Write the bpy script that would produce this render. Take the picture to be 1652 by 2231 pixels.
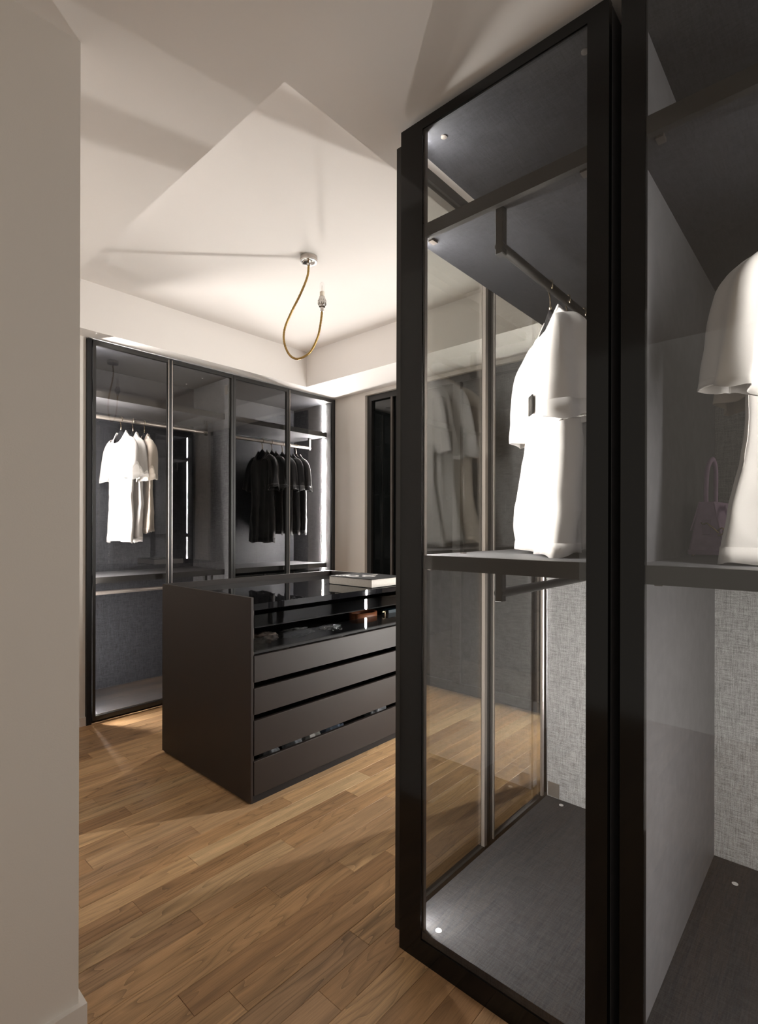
import bpy, bmesh, math, random
from mathutils import Vector, Matrix, noise as mnoise
R = math.radians
random.seed(7)
for o in list(bpy.data.objects):
    bpy.data.objects.remove(o)
SC = bpy.context.scene
COL = SC.collection

# ------------------------------------------------------------------ camera, world, exposure
F_PX = 1133.56
cam_d = bpy.data.cameras.new('camera')
cam = bpy.data.objects.new('camera', cam_d)
COL.objects.link(cam)
cam_d.sensor_fit = 'VERTICAL'
cam_d.sensor_height = 36.0
cam_d.sensor_width = 36.0 * 1652 / 2231
cam_d.lens = F_PX / 2231 * 36.0
cam_d.shift_x = 0.0
cam_d.shift_y = 34.5 / 2231
cam_d.clip_start = 0.02
cam.matrix_world = (Matrix.Translation((0, 0, 1.25)) @ Matrix.Rotation(R(41.954 - 90), 4, 'Z')
                    @ Matrix.Rotation(R(90), 4, 'X') @ Matrix.Rotation(R(0.13), 4, 'Z'))
SC.camera = cam

world = bpy.data.worlds.new('World')
SC.world = world
world.use_nodes = True
world.node_tree.nodes['Background'].inputs[0].default_value = (1.0, 0.905, 0.79, 1)
world.node_tree.nodes['Background'].inputs[1].default_value = 0.50

vs = SC.view_settings
vs.view_transform = 'Standard'
vs.look = 'None'
vs.gamma = 1.0
vs.use_curve_mapping = False
vs.exposure = 0.0
cy = SC.cycles
cy.max_bounces = 14
cy.diffuse_bounces = 6
cy.glossy_bounces = 6
cy.transparent_max_bounces = 32
cy.caustics_reflective = False
cy.caustics_refractive = False
cy.sample_clamp_indirect = 6.0

LED_W = 1.0            # overall multiplier of every LED strip
LED_COLOR = (1.0, 0.968, 0.935, 1)

# ------------------------------------------------------------------ materials
MATS = {}


def new_mat(name):
    m = bpy.data.materials.new(name)
    m.use_nodes = True
    nt = m.node_tree
    for n in list(nt.nodes):
        nt.nodes.remove(n)
    out = nt.nodes.new('ShaderNodeOutputMaterial')
    MATS[name] = m
    return m, nt, out


def N(nt, t, **kw):
    n = nt.nodes.new(t)
    for k, v in kw.items():
        if k == 'ins':
            for kk, vv in v.items():
                n.inputs[kk].default_value = vv
        else:
            setattr(n, k, v)
    return n


def L(nt, a, b):
    nt.links.new(a, b)


def principled(name, col, rough=0.5, metal=0.0, spec=0.5, bump=0.0, bump_scale=200.0, var=0.0, var_scale=3.0, sheen=0.0, coat=0.0):
    m, nt, out = new_mat(name)
    b = N(nt, 'ShaderNodeBsdfPrincipled')
    b.inputs['Base Color'].default_value = (*col, 1)
    b.inputs['Roughness'].default_value = rough
    b.inputs['Metallic'].default_value = metal
    b.inputs['Specular IOR Level'].default_value = spec
    b.inputs['Sheen Weight'].default_value = sheen
    b.inputs['Coat Weight'].default_value = coat
    L(nt, b.outputs[0], out.inputs[0])
    tc = N(nt, 'ShaderNodeTexCoord')
    if var > 0:
        nz = N(nt, 'ShaderNodeTexNoise', ins={'Scale': var_scale, 'Detail': 5.0})
        L(nt, tc.outputs['Object'], nz.inputs['Vector'])
        mp = N(nt, 'ShaderNodeMapRange', ins={1: 0.3, 2: 0.7, 3: 1 - var, 4: 1 + var})
        L(nt, nz.outputs[0], mp.inputs[0])
        mx = N(nt, 'ShaderNodeVectorMath', operation='SCALE')
        mx.inputs[0].default_value = col
        L(nt, mp.outputs[0], mx.inputs['Scale'])
        L(nt, mx.outputs[0], b.inputs['Base Color'])
    if bump > 0:
        nz = N(nt, 'ShaderNodeTexNoise', ins={'Scale': bump_scale, 'Detail': 3.0})
        L(nt, tc.outputs['Object'], nz.inputs['Vector'])
        bp = N(nt, 'ShaderNodeBump', ins={'Strength': bump, 'Distance': 0.001})
        L(nt, nz.outputs[0], bp.inputs['Height'])
        L(nt, bp.outputs[0], b.inputs['Normal'])
    return m


def linen(name, dark, light, rough=0.6, spec=0.3, scale=1.0):
    """woven laminate: crossed thread noises in object space"""
    m, nt, out = new_mat(name)
    b = N(nt, 'ShaderNodeBsdfPrincipled', ins={'Roughness': rough, 'Specular IOR Level': spec})
    tc = N(nt, 'ShaderNodeTexCoord')
    hs = []
    lo, hi = 45.0 * scale, 620.0 * scale
    for v in ((lo, hi, hi), (hi, lo, hi), (hi, hi, lo)):
        mp = N(nt, 'ShaderNodeMapping')
        mp.inputs['Scale'].default_value = v
        L(nt, tc.outputs['Object'], mp.inputs['Vector'])
        nz = N(nt, 'ShaderNodeTexNoise', ins={'Scale': 1.0, 'Detail': 1.0})
        L(nt, mp.outputs[0], nz.inputs['Vector'])
        hs.append(nz.outputs[0])
    a = N(nt, 'ShaderNodeMath', operation='ADD')
    L(nt, hs[0], a.inputs[0]); L(nt, hs[1], a.inputs[1])
    c = N(nt, 'ShaderNodeMath', operation='ADD')
    L(nt, a.outputs[0], c.inputs[0]); L(nt, hs[2], c.inputs[1])
    mr = N(nt, 'ShaderNodeMapRange', ins={1: 1.05, 2: 1.95, 3: 0.0, 4: 1.0})
    L(nt, c.outputs[0], mr.inputs[0])
    mx = N(nt, 'ShaderNodeMix', data_type='RGBA')
    mx.inputs[6].default_value = (*dark, 1)
    mx.inputs[7].default_value = (*light, 1)
    L(nt, mr.outputs[0], mx.inputs[0])
    L(nt, mx.outputs[2], b.inputs['Base Color'])
    bp = N(nt, 'ShaderNodeBump', ins={'Strength': 0.25, 'Distance': 0.0006})
    L(nt, mr.outputs[0], bp.inputs['Height'])
    L(nt, bp.outputs[0], b.inputs['Normal'])
    L(nt, b.outputs[0], out.inputs[0])
    return m


def glass(name, tint, refl=1.0):
    """thin architectural glass: straight-through tint plus mirror reflection by angle"""
    m, nt, out = new_mat(name)
    tr = N(nt, 'ShaderNodeBsdfTransparent')
    tr.inputs[0].default_value = (*tint, 1)
    gl = N(nt, 'ShaderNodeBsdfGlossy')
    gl.inputs['Roughness'].default_value = 0.0
    gl.inputs['Color'].default_value = (1, 1, 1, 1)
    lw = N(nt, 'ShaderNodeLayerWeight', ins={'Blend': 0.5})
    pw = N(nt, 'ShaderNodeMath', operation='POWER')
    pw.inputs[1].default_value = 5.0
    L(nt, lw.outputs['Facing'], pw.inputs[0])
    ma = N(nt, 'ShaderNodeMath', operation='MULTIPLY_ADD')
    ma.inputs[1].default_value = 0.96 * refl
    ma.inputs[2].default_value = 0.04 * refl
    L(nt, pw.outputs[0], ma.inputs[0])
    mx = N(nt, 'ShaderNodeMixShader')
    L(nt, ma.outputs[0], mx.inputs[0])
    L(nt, tr.outputs[0], mx.inputs[1])
    L(nt, gl.outputs[0], mx.inputs[2])
    L(nt, mx.outputs[0], out.inputs[0])
    return m


def emitter(name, strength):
    m, nt, out = new_mat(name)
    e = N(nt, 'ShaderNodeEmission')
    e.inputs[0].default_value = LED_COLOR
    e.inputs[1].default_value = strength
    L(nt, e.outputs[0], out.inputs[0])
    return m


def oak(name):
    m, nt, out = new_mat(name)
    b = N(nt, 'ShaderNodeBsdfPrincipled', ins={'Roughness': 0.38, 'Specular IOR Level': 0.35})
    tc = N(nt, 'ShaderNodeTexCoord')
    oi = N(nt, 'ShaderNodeObjectInfo')
    # every plank is cut from another place in the log
    off = N(nt, 'ShaderNodeVectorMath', operation='SCALE')
    off.inputs[0].default_value = (37.0, 11.0, 53.0)
    L(nt, oi.outputs['Random'], off.inputs['Scale'])
    ad = N(nt, 'ShaderNodeVectorMath', operation='ADD')
    L(nt, tc.outputs['Object'], ad.inputs[0]); L(nt, off.outputs[0], ad.inputs[1])
    # long, lazy warp so the rings open into cathedrals
    mpw = N(nt, 'ShaderNodeMapping')
    mpw.inputs['Scale'].default_value = (1.1, 9.0, 1.0)
    L(nt, ad.outputs[0], mpw.inputs['Vector'])
    nw = N(nt, 'ShaderNodeTexNoise', ins={'Scale': 1.0, 'Detail': 2.0, 'Roughness': 0.45})
    L(nt, mpw.outputs[0], nw.inputs['Vector'])
    rings = N(nt, 'ShaderNodeMath', operation='MULTIPLY')
    rings.inputs[1].default_value = 17.0
    L(nt, nw.outputs[0], rings.inputs[0])
    fr = N(nt, 'ShaderNodeMath', operation='FRACT')
    L(nt, rings.outputs[0], fr.inputs[0])
    rr = N(nt, 'ShaderNodeValToRGB')
    e = rr.color_ramp.elements
    e[0].position = 0.0; e[0].color = (0.25, 0.25, 0.25, 1)
    e[1].position = 1.0; e[1].color = (1, 1, 1, 1)
    x = rr.color_ramp.elements.new(0.12); x.color = (0.55, 0.55, 0.55, 1)
    x = rr.color_ramp.elements.new(0.45); x.color = (0.95, 0.95, 0.95, 1)
    x = rr.color_ramp.elements.new(0.94); x.color = (0.8, 0.8, 0.8, 1)
    L(nt, fr.outputs[0], rr.inputs[0])
    # fine pores
    mpf = N(nt, 'ShaderNodeMapping')
    mpf.inputs['Scale'].default_value = (14.0, 420.0, 30.0)
    L(nt, ad.outputs[0], mpf.inputs['Vector'])
    nf = N(nt, 'ShaderNodeTexNoise', ins={'Scale': 1.0, 'Detail': 3.0, 'Roughness': 0.6})
    L(nt, mpf.outputs[0], nf.inputs['Vector'])
    # broad tone bands along the board
    mpb = N(nt, 'ShaderNodeMapping')
    mpb.inputs['Scale'].default_value = (2.2, 30.0, 1.0)
    L(nt, ad.outputs[0], mpb.inputs['Vector'])
    nb = N(nt, 'ShaderNodeTexNoise', ins={'Scale': 1.0, 'Detail': 2.0})
    L(nt, mpb.outputs[0], nb.inputs['Vector'])
    # board base colour
    base = N(nt, 'ShaderNodeValToRGB')
    e = base.color_ramp.elements
    e[0].position = 0.0; e[0].color = (0.340, 0.190, 0.092, 1)
    e[1].position = 1.0; e[1].color = (0.700, 0.480, 0.260, 1)
    x = e.new(0.3); x.color = (0.535, 0.322, 0.160, 1)
    x = e.new(0.6); x.color = (0.635, 0.405, 0.208, 1)
    x = e.new(0.8); x.color = (0.440, 0.268, 0.144, 1)
    L(nt, oi.outputs['Random'], base.inputs[0])
    s1 = N(nt, 'ShaderNodeMapRange', ins={1: 0.3, 2: 0.75, 3: 0.80, 4: 1.12})
    L(nt, nf.outputs[0], s1.inputs[0])
    s2 = N(nt, 'ShaderNodeMapRange', ins={1: 0.3, 2: 0.7, 3: 0.78, 4: 1.18})
    L(nt, nb.outputs[0], s2.inputs[0])
    # how strongly rings read differs per board
    frq = N(nt, 'ShaderNodeMath', operation='MULTIPLY'); frq.inputs[1].default_value = 7.31
    L(nt, oi.outputs['Random'], frq.inputs[0])
    frr = N(nt, 'ShaderNodeMath', operation='FRACT'); L(nt, frq.outputs[0], frr.inputs[0])
    s3 = N(nt, 'ShaderNodeMapRange', ins={1: 0.0, 2: 1.0, 3: 0.18, 4: 0.72})
    L(nt, frr.outputs[0], s3.inputs[0])
    rmix = N(nt, 'ShaderNodeMix', data_type='FLOAT')
    rmix.inputs[2].default_value = 1.0
    L(nt, s3.outputs[0], rmix.inputs[0]); L(nt, rr.outputs[0], rmix.inputs[3])
    p1 = N(nt, 'ShaderNodeMath', operation='MULTIPLY')
    L(nt, s1.outputs[0], p1.inputs[0]); L(nt, s2.outputs[0], p1.inputs[1])
    p2 = N(nt, 'ShaderNodeMath', operation='MULTIPLY')
    L(nt, p1.outputs[0], p2.inputs[0]); L(nt, rmix.outputs[0], p2.inputs[1])
    sc = N(nt, 'ShaderNodeVectorMath', operation='SCALE')
    L(nt, base.outputs[0], sc.inputs[0]); L(nt, p2.outputs[0], sc.inputs['Scale'])
    L(nt, sc.outputs[0], b.inputs['Base Color'])
    bp = N(nt, 'ShaderNodeBump', ins={'Strength': 0.12, 'Distance': 0.0008})
    L(nt, p2.outputs[0], bp.inputs['Height'])
    L(nt, bp.outputs[0], b.inputs['Normal'])
    L(nt, b.outputs[0], out.inputs[0])
    return m


principled('wall_paint', (0.74, 0.70, 0.655), 0.85, spec=0.2, bump=0.15, bump_scale=260)
principled('ceiling_paint', (0.82, 0.785, 0.755), 0.9, spec=0.15, bump=0.1, bump_scale=260)
principled('trim_paint', (0.74, 0.70, 0.66), 0.5, spec=0.35)
principled('joint_dark', (0.035, 0.022, 0.014), 0.8)
oak('oak')
principled('dark_metal', (0.012, 0.011, 0.010), 0.42, metal=0.0, spec=0.5)
principled('black_lacquer', (0.006, 0.006, 0.006), 0.10, spec=0.3)
principled('bronze_metal', (0.46, 0.41, 0.37), 0.34, metal=0.85)
principled('bronze_edge', (0.10, 0.085, 0.075), 0.4, metal=0.6)
principled('carcass_black', (0.012, 0.012, 0.013), 0.6, spec=0.3)
principled('island_lacquer', (0.021, 0.0150, 0.0130), 0.48, spec=0.35, bump=0.06, bump_scale=700)
principled('island_inside', (0.012, 0.010, 0.010), 0.6, spec=0.3)
principled('black_glass', (0.006, 0.006, 0.007), 0.02, spec=0.6)
principled('night_glass', (0.004, 0.005, 0.005), 0.03, spec=0.35)
linen('linen_dark', (0.010, 0.0105, 0.013), (0.046, 0.047, 0.054), scale=0.5)
linen('linen_mid', (0.040, 0.040, 0.043), (0.150, 0.148, 0.152), scale=0.5)
linen('linen_light', (0.20, 0.196, 0.197), (0.56, 0.55, 0.55), scale=0.5)
linen('linen_floor', (0.020, 0.020, 0.022), (0.058, 0.058, 0.061), rough=0.5, scale=0.5)
principled('smooth_grey', (0.125, 0.123, 0.130), 0.5, spec=0.4, var=0.12, var_scale=30)
glass('smoked_glass', (0.78, 0.77, 0.76))
glass('clear_glass', (0.90, 0.90, 0.89))
glass('door_glass', (0.80, 0.805, 0.79), refl=2.2)
glass('drawer_glass', (0.66, 0.67, 0.68))
glass('bulb_glass', (0.98, 0.98, 0.98))
for _k, _v in dict(A=760.0, B=1120.0, C=1620.0, D=200.0, E=105.0).items():
    emitter('led_' + _k, _v * LED_W)
principled('cotton_white', (0.78, 0.75, 0.72), 0.9, spec=0.15, sheen=0.2, bump=0.35, bump_scale=1500, var=0.02, var_scale=12)
principled('cotton_cream', (0.66, 0.58, 0.50), 0.9, spec=0.15, sheen=0.2, bump=0.35, bump_scale=1500, var=0.02, var_scale=12)
principled('cotton_black', (0.012, 0.012, 0.013), 0.88, spec=0.2, sheen=0.35, bump=0.35, bump_scale=1500)
principled('cotton_charcoal', (0.030, 0.030, 0.034), 0.88, spec=0.2, sheen=0.35, bump=0.35, bump_scale=1500)
principled('hanger_black', (0.022, 0.022, 0.024), 0.28, spec=0.5)
principled('hook_gold', (0.72, 0.58, 0.40), 0.25, metal=1.0)
principled('brass_old', (0.36, 0.235, 0.085), 0.34, metal=1.0, var=0.2, var_scale=60)
principled('brass_bright', (0.75, 0.55, 0.24), 0.2, metal=1.0)
principled('chrome', (0.62, 0.60, 0.57), 0.16, metal=1.0)
principled('porcelain', (0.72, 0.66, 0.56), 0.5)
principled('filament', (0.5, 0.45, 0.4), 0.4, metal=1.0)
principled('plastic_white', (0.75, 0.74, 0.72), 0.4)
principled('lilac_leather', (0.68, 0.47, 0.73), 0.48, spec=0.4, bump=0.4, bump_scale=500, var=0.08, var_scale=40)
principled('lilac_edge', (0.54, 0.36, 0.58), 0.5)
principled('tan_leather', (0.26, 0.085, 0.032), 0.45, bump=0.3, bump_scale=400)
principled('navy_leather', (0.010, 0.028, 0.040), 0.4)
principled('paper', (0.50, 0.47, 0.43), 0.8, var=0.05, var_scale=90)
principled('cover_black', (0.014, 0.014, 0.015), 0.75, spec=0.08)
principled('print_white', (0.75, 0.73, 0.71), 0.6)
principled('patch_dark', (0.012, 0.010, 0.009), 0.8)
principled('patch_light', (0.07, 0.062, 0.055), 0.8)
principled('scarf_brown', (0.10, 0.075, 0.06), 0.85, var=0.5, var_scale=60)
principled('cloth_grey', (0.30, 0.31, 0.33), 0.85, var=0.4, var_scale=50)
principled('cloth_blue', (0.11, 0.14, 0.19), 0.85, var=0.3, var_scale=50)
principled('silver', (0.7, 0.7, 0.7), 0.15, metal=1.0)
principled('tile_dark', (0.03, 0.03, 0.032), 0.5)

# ------------------------------------------------------------------ mesh helpers


def mesh_obj(name, verts, faces, mat, parent=None, origin=(0, 0, 0), smooth=False):
    me = bpy.data.meshes.new(name)
    ox, oy, oz = origin
    me.from_pydata([(v[0] - ox, v[1] - oy, v[2] - oz) for v in verts], [], faces)
    me.update()
    if smooth:
        for p in me.polygons:
            p.use_smooth = True
    if mat:
        me.materials.append(MATS[mat])
    o = bpy.data.objects.new(name, me)
    COL.objects.link(o)
    if parent is not None:
        o.parent = parent
    else:
        o.location = origin
    return o


class MB:
    """collects shapes (world coordinates) for ONE mesh"""

    def __init__(self):
        self.v = []; self.f = []; self.sm = []

    def box(self, x0, x1, y0, y1, z0, z1, bev=0.0):
        x0, x1 = min(x0, x1), max(x0, x1)
        y0, y1 = min(y0, y1), max(y0, y1)
        z0, z1 = min(z0, z1), max(z0, z1)
        if bev <= 0:
            b = len(self.v)
            self.v += [(x0, y0, z0), (x1, y0, z0), (x1, y1, z0), (x0, y1, z0), (x0, y0, z1), (x1, y0, z1), (x1, y1, z1), (x0, y1, z1)]
            self.f += [tuple(b + i for i in q) for q in ((3, 2, 1, 0), (4, 5, 6, 7), (0, 1, 5, 4), (1, 2, 6, 5), (2, 3, 7, 6), (3, 0, 4, 7))]
            return self
        bm = bmesh.new()
        bmesh.ops.create_cube(bm, size=1.0)
        for v in bm.verts:
            v.co = Vector(((x0 + x1) / 2 + v.co.x * (x1 - x0), (y0 + y1) / 2 + v.co.y * (y1 - y0), (z0 + z1) / 2 + v.co.z * (z1 - z0)))
        bmesh.ops.bevel(bm, geom=list(bm.edges), offset=bev, segments=1, affect='EDGES')
        self.add_bm(bm)
        return self

    def add_bm(self, bm):
        bm.verts.index_update()
        b = len(self.v)
        self.v += [tuple(v.co) for v in bm.verts]
        self.f += [tuple(b + v.index for v in f.verts) for f in bm.faces]
        bm.free()

    def poly(self, pts, h):
        """prism: closed polygon pts extruded by vector h"""
        b = len(self.v); n = len(pts)
        h = Vector(h)
        self.v += [tuple(p) for p in pts] + [tuple(Vector(p) + h) for p in pts]
        self.f.append(tuple(b + i for i in reversed(range(n))))
        self.f.append(tuple(b + n + i for i in range(n)))
        for i in range(n):
            j = (i + 1) % n
            self.f.append((b + i, b + j, b + n + j, b + n + i))
        return self

    def tube(self, pts, r, seg=12, caps=True, flat=None):
        """sweep a circle (radius r or list) along pts"""
        pts = [Vector(p) for p in pts]
        n = len(pts)
        rs = r if isinstance(r, (list, tuple)) else [r] * n
        b = len(self.v)
        t0 = (pts[1] - pts[0]).normalized()
        up = Vector((0, 0, 1)) if abs(t0.z) < 0.9 else Vector((1, 0, 0))
        nrm = (up - t0 * up.dot(t0)).normalized()
        for i in range(n):
            if i == 0: t = pts[1] - pts[0]
            elif i == n - 1: t = pts[-1] - pts[-2]
            else: t = pts[i + 1] - pts[i - 1]
            t.normalize()
            nrm = (nrm - t * nrm.dot(t)).normalized()
            bi = t.cross(nrm)
            for k in range(seg):
                a = 2 * math.pi * k / seg
                p = pts[i] + nrm * (rs[i] * math.cos(a)) + bi * (rs[i] * math.sin(a) * (flat or 1.0))
                self.v.append(tuple(p))
        for i in range(n - 1):
            for k in range(seg):
                a0 = b + i * seg + k; a1 = b + i * seg + (k + 1) % seg
                self.f.append((a0, a1, a1 + seg, a0 + seg))
        if caps:
            self.f.append(tuple(b + k for k in reversed(range(seg))))
            self.f.append(tuple(b + (n - 1) * seg + k for k in range(seg)))
        return self

    def lathe(self, prof, c, seg=32, axis='Z'):
        """prof: list of (r, h); spin about axis through c"""
        b = len(self.v); n = len(prof)
        for (r, h) in prof:
            for k in range(seg):
                a = 2 * math.pi * k / seg
                u, w = r * math.cos(a), r * math.sin(a)
                if axis == 'Z': self.v.append((c[0] + u, c[1] + w, c[2] + h))
                elif axis == 'X': self.v.append((c[0] + h, c[1] + u, c[2] + w))
                else: self.v.append((c[0] + w, c[1] + h, c[2] + u))
        for i in range(n - 1):
            for k in range(seg):
                a0 = b + i * seg + k; a1 = b + i * seg + (k + 1) % seg
                self.f.append((a0, a1, a1 + seg, a0 + seg))
        self.f.append(tuple(b + k for k in reversed(range(seg))))
        self.f.append(tuple(b + (n - 1) * seg + k for k in range(seg)))
        return self

    def build(self, name, mat, parent=None, origin=None, smooth=False, xf=None):
        if origin is None:
            origin = tuple(parent['_o']) if parent is not None and '_o' in parent else (0, 0, 0)
        o = mesh_obj(name, self.v, self.f, mat, parent, origin, smooth)
        if parent is not None:
            o['_o'] = origin
        return o


def tag(o, label=None, cat=None, group=None, kind=None):
    if label: o['label'] = label
    if cat: o['category'] = cat
    if group: o['group'] = group
    if kind: o['kind'] = kind
    return o


def thing(name, loc, label, cat, group=None):
    o = bpy.data.objects.new(name, None)
    COL.objects.link(o)
    o.location = loc
    o.empty_display_size = 0.1
    o['_o'] = tuple(loc)
    return tag(o, label, cat, group)


def bx(name, dims, mat, parent, bev=0.0):
    return MB().box(*dims, bev=bev).build(name, mat, parent)


def struct(name, mb, mat):
    vs_ = mb.v
    org = (min(v[0] for v in vs_), min(v[1] for v in vs_), min(v[2] for v in vs_))
    o = mb.build(name, mat, None, origin=org)
    o['kind'] = 'structure'
    o['_o'] = org
    return o


def smooth_angle(o, deg=40):
    me = o.data
    for p in me.polygons:
        p.use_smooth = True
    try:
        me.set_sharp_from_angle(angle=R(deg))
    except Exception:
        pass


def catmull(pts, n=8):
    P = [Vector(p) for p in pts]
    P = [P[0] * 2 - P[1]] + P + [P[-1] * 2 - P[-2]]
    out = []
    for i in range(1, len(P) - 2):
        for k in range(n):
            t = k / n
            a, b, c, d = P[i - 1], P[i], P[i + 1], P[i + 2]
            out.append(0.5 * ((2 * b) + (c - a) * t + (2 * a - 5 * b + 4 * c - d) * t * t + (3 * b - 3 * c + d - a) * t ** 3))
    out.append(P[-2])
    return out


# ================================================================== ROOM
ZS, ZC = 2.45, 2.745            # dropped soffit, tray ceiling
TX0, TX1, TY0, TY1 = 0.870, 2.885, 1.127, 3.43
XW, YB = 3.34, 3.575            # window wall, wall with the long wardrobe
RX0, RY0 = -1.3, -1.5           # open passage behind the camera

# ceiling: tray slab and dropped soffit around it
ce = MB()
ce.box(TX0 - 0.1, TX1 + 0.1, TY0 - 0.1, TY1 + 0.1, ZC, ZC + 0.1)
ce.box(RX0, TX0, RY0, 4.3, ZS, ZC + 0.1)
ce.box(TX1, XW + 0.3, RY0, 4.3, ZS, ZC + 0.1)
ce.box(TX0, TX1, RY0, TY0, ZS, ZC + 0.1)
ce.box(TX0, TX1, TY1, 4.3, ZS, ZC + 0.1)
struct('ceiling', ce, 'ceiling_paint')

# near wall pier on the left with its return, and the wall strip beside the wardrobe
struct('wall_left', MB().box(RX0, 0.462, 1.412, YB + 0.15, 0, ZS), 'wall_paint')
struct('wall_back', MB().box(0.462, 1.204, YB, YB + 0.15, 0, ZS), 'wall_paint')
struct('baseboard_left', MB().box(RX0, 0.477, 1.397, 1.412, 0, 0.072).box(0.462, 0.477, 1.412, YB, 0, 0.072), 'trim_paint')
struct('baseboard_back', MB().box(0.477, 1.203, YB - 0.016, YB, 0, 0.055), 'trim_paint')

# window wall on the right end of the room
WY0, WY1, WZ1 = 1.30, 3.172, 2.42
wr = MB()
wr.box(XW, XW + 0.16, WY1, 4.3, 0, ZS)
wr.box(XW, XW + 0.16, RY0, WY0, 0, ZS)
wr.box(XW, XW + 0.16, WY0, WY1, WZ1, ZS)
struct('wall_right', wr, 'wall_paint')

# tall dark glazed window in that wall
win = struct('window_1', MB().box(XW + 0.03, XW + 0.09, WY0, WY0 + 0.05, 0, WZ1).box(XW + 0.03, XW + 0.09, WY1 - 0.05, WY1, 0, WZ1)
             .box(XW + 0.03, XW + 0.09, WY0 + 0.05, WY1 - 0.05, WZ1 - 0.05, WZ1).box(XW + 0.03, XW + 0.09, WY0 + 0.05, WY1 - 0.05, 0, 0.06), 'dark_metal')
bx('mullion', (XW + 0.035, XW + 0.085, 2.20, 2.27, 0.06, WZ1 - 0.05), 'dark_metal', win)
bx('pane', (XW + 0.055, XW + 0.065, WY0 + 0.05, 2.20, 0.06, WZ1 - 0.05), 'night_glass', win)
bx('pane', (XW + 0.055, XW + 0.065, 2.27, WY1 - 0.05, 0.06, WZ1 - 0.05), 'night_glass', win)
bx('track', (XW + 0.03, XW + 0.05, 2.88, 2.90, 0.06, WZ1 - 0.05), 'bronze_edge', win)

# floor: dark bed with every oak plank on it
floor = struct('floor', MB().box(RX0, XW + 0.3, RY0, 4.3, -0.06, -0.012), 'joint_dark')
PW = 0.0895
known = {12: 1.142, 11: 0.938, 14: 0.676, 15: 1.348, 16: 1.087, 17: 0.853, 18: 1.291, 19: 0.744, 20: 0.987, 21: 1.495,
         22: 1.094, 23: 1.72, 24: 0.888, 25: 1.31, 26: 0.97, 27: 1.42, 13: 1.62, 10: 0.62}
rng = random.Random(21)
y_first = 1.328 - 15 * PW
for row in range(-10, 42):
    ya = y_first + row * PW
    yb = ya + PW
    if ya > 3.62:
        break
    j = known.get(row, rng.uniform(0.4, 1.4))
    xs = [j]
    while xs[0] > RX0:
        xs.insert(0, xs[0] - rng.uniform(0.78, 1.05))
    while xs[-1] < XW:
        xs.append(xs[-1] + rng.uniform(0.78, 1.05))
    xs = [max(RX0, min(XW, x)) for x in xs]
    for a, b_ in zip(xs[:-1], xs[1:]):
        if b_ - a < 0.02 or (b_ < 0.2 and yb < -0.2):
            continue
        g = 0.0004
        cx_, cy_ = (a + b_) / 2, (ya + yb) / 2
        dz = rng.uniform(-0.0004, 0.0004)
        mb = MB()
        x0, x1, y0, y1 = a + g, b_ - g, ya + g, yb - g
        c = 0.0007
        v = [(x0, y0, -0.012), (x1, y0, -0.012), (x1, y1, -0.012), (x0, y1, -0.012),
             (x0, y0, -c + dz), (x1, y0, -c + dz), (x1, y1, -c + dz), (x0, y1, -c + dz),
             (x0 + c, y0 + c, dz), (x1 - c, y0 + c, dz), (x1 - c, y1 - c, dz), (x0 + c, y1 - c, dz)]
        f = [(3, 2, 1, 0), (0, 1, 5, 4), (1, 2, 6, 5), (2, 3, 7, 6), (3, 0, 4, 7), (4, 5, 9, 8), (5, 6, 10, 9), (6, 7, 11, 10), (7, 4, 8, 11), (8, 9, 10, 11)]
        o = mesh_obj('plank', v, f, 'oak', None, (cx_, cy_, 0))
        o.parent = floor
        fo = floor['_o']
        o.location = (cx_ - fo[0], cy_ - fo[1], -fo[2])

# ================================================================== shared wardrobe pieces


def glazed_door(parent, name, x0, x1, y0, y1, z0, z1, along, pane_mat, w=0.018, mat='dark_metal', edge='bronze_edge', pull=None):
    """framed glass leaf; along = 'X' or 'Y' is its wide direction"""
    mb = MB()
    if along == 'X':
        mb.box(x0, x0 + w, y0, y1, z0, z1).box(x1 - w, x1, y0, y1, z0, z1)
        mb.box(x0 + w, x1 - w, y0, y1, z0, z0 + w * 1.6).box(x0 + w, x1 - w, y0, y1, z1 - w * 1.6, z1)
    else:
        mb.box(x0, x1, y0, y0 + w, z0, z1).box(x0, x1, y1 - w, y1, z0, z1)
        mb.box(x0, x1, y0 + w, y1 - w, z0, z0 + w * 1.6).box(x0, x1, y0 + w, y1 - w, z1 - w * 1.6, z1)
    d = mb.build(name, mat, parent)
    ym = (y0 + y1) / 2; xm = (x0 + x1) / 2
    if along == 'X':
        bx('pane', (x0 + w, x1 - w, ym - 0.002, ym + 0.002, z0 + w * 1.6, z1 - w * 1.6), pane_mat, d)
    else:
        bx('pane', (xm - 0.002, xm + 0.002, y0 + w, y1 - w, z0 + w * 1.6, z1 - w * 1.6), pane_mat, d)
    return d


def led(parent, x0, x1, y0, y1, segs, mat):
    for z0, z1 in segs:
        o = bx('led_strip', (x0, x1, y0, y1, z0, z1), mat, parent)
    return o


def rod(parent, p0, p1, r, zc, mat='bronze_metal', drop=0.09, ends=(True, True)):
    """hanging rail along X with flat drop brackets from the shelf above"""
    o = MB().tube([p0, p1], r, 14, flat=1.0).build('hanging_rail', mat, parent)
    smooth_angle(o)
    for k, p in enumerate((p0, p1)):
        if not ends[k]:
            continue
        s = 1 if k == 0 else -1
        m = MB().box(p[0] - 0.001 * s, p[0] + 0.022 * s, p[1] - 0.011, p[1] + 0.011, zc - 0.022, zc + drop, bev=0.002)
        m.build('rail_bracket', 'dark_metal', parent)
    return o


# ================================================================== LONG WARDROBE (two modules, four glass doors)
LZ = 2.44
FY = 3.546            # door fronts
IY0, IY1 = 3.575, 4.13
edges = [1.235, 1.743, 2.250, 2.785, 3.313]


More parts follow.
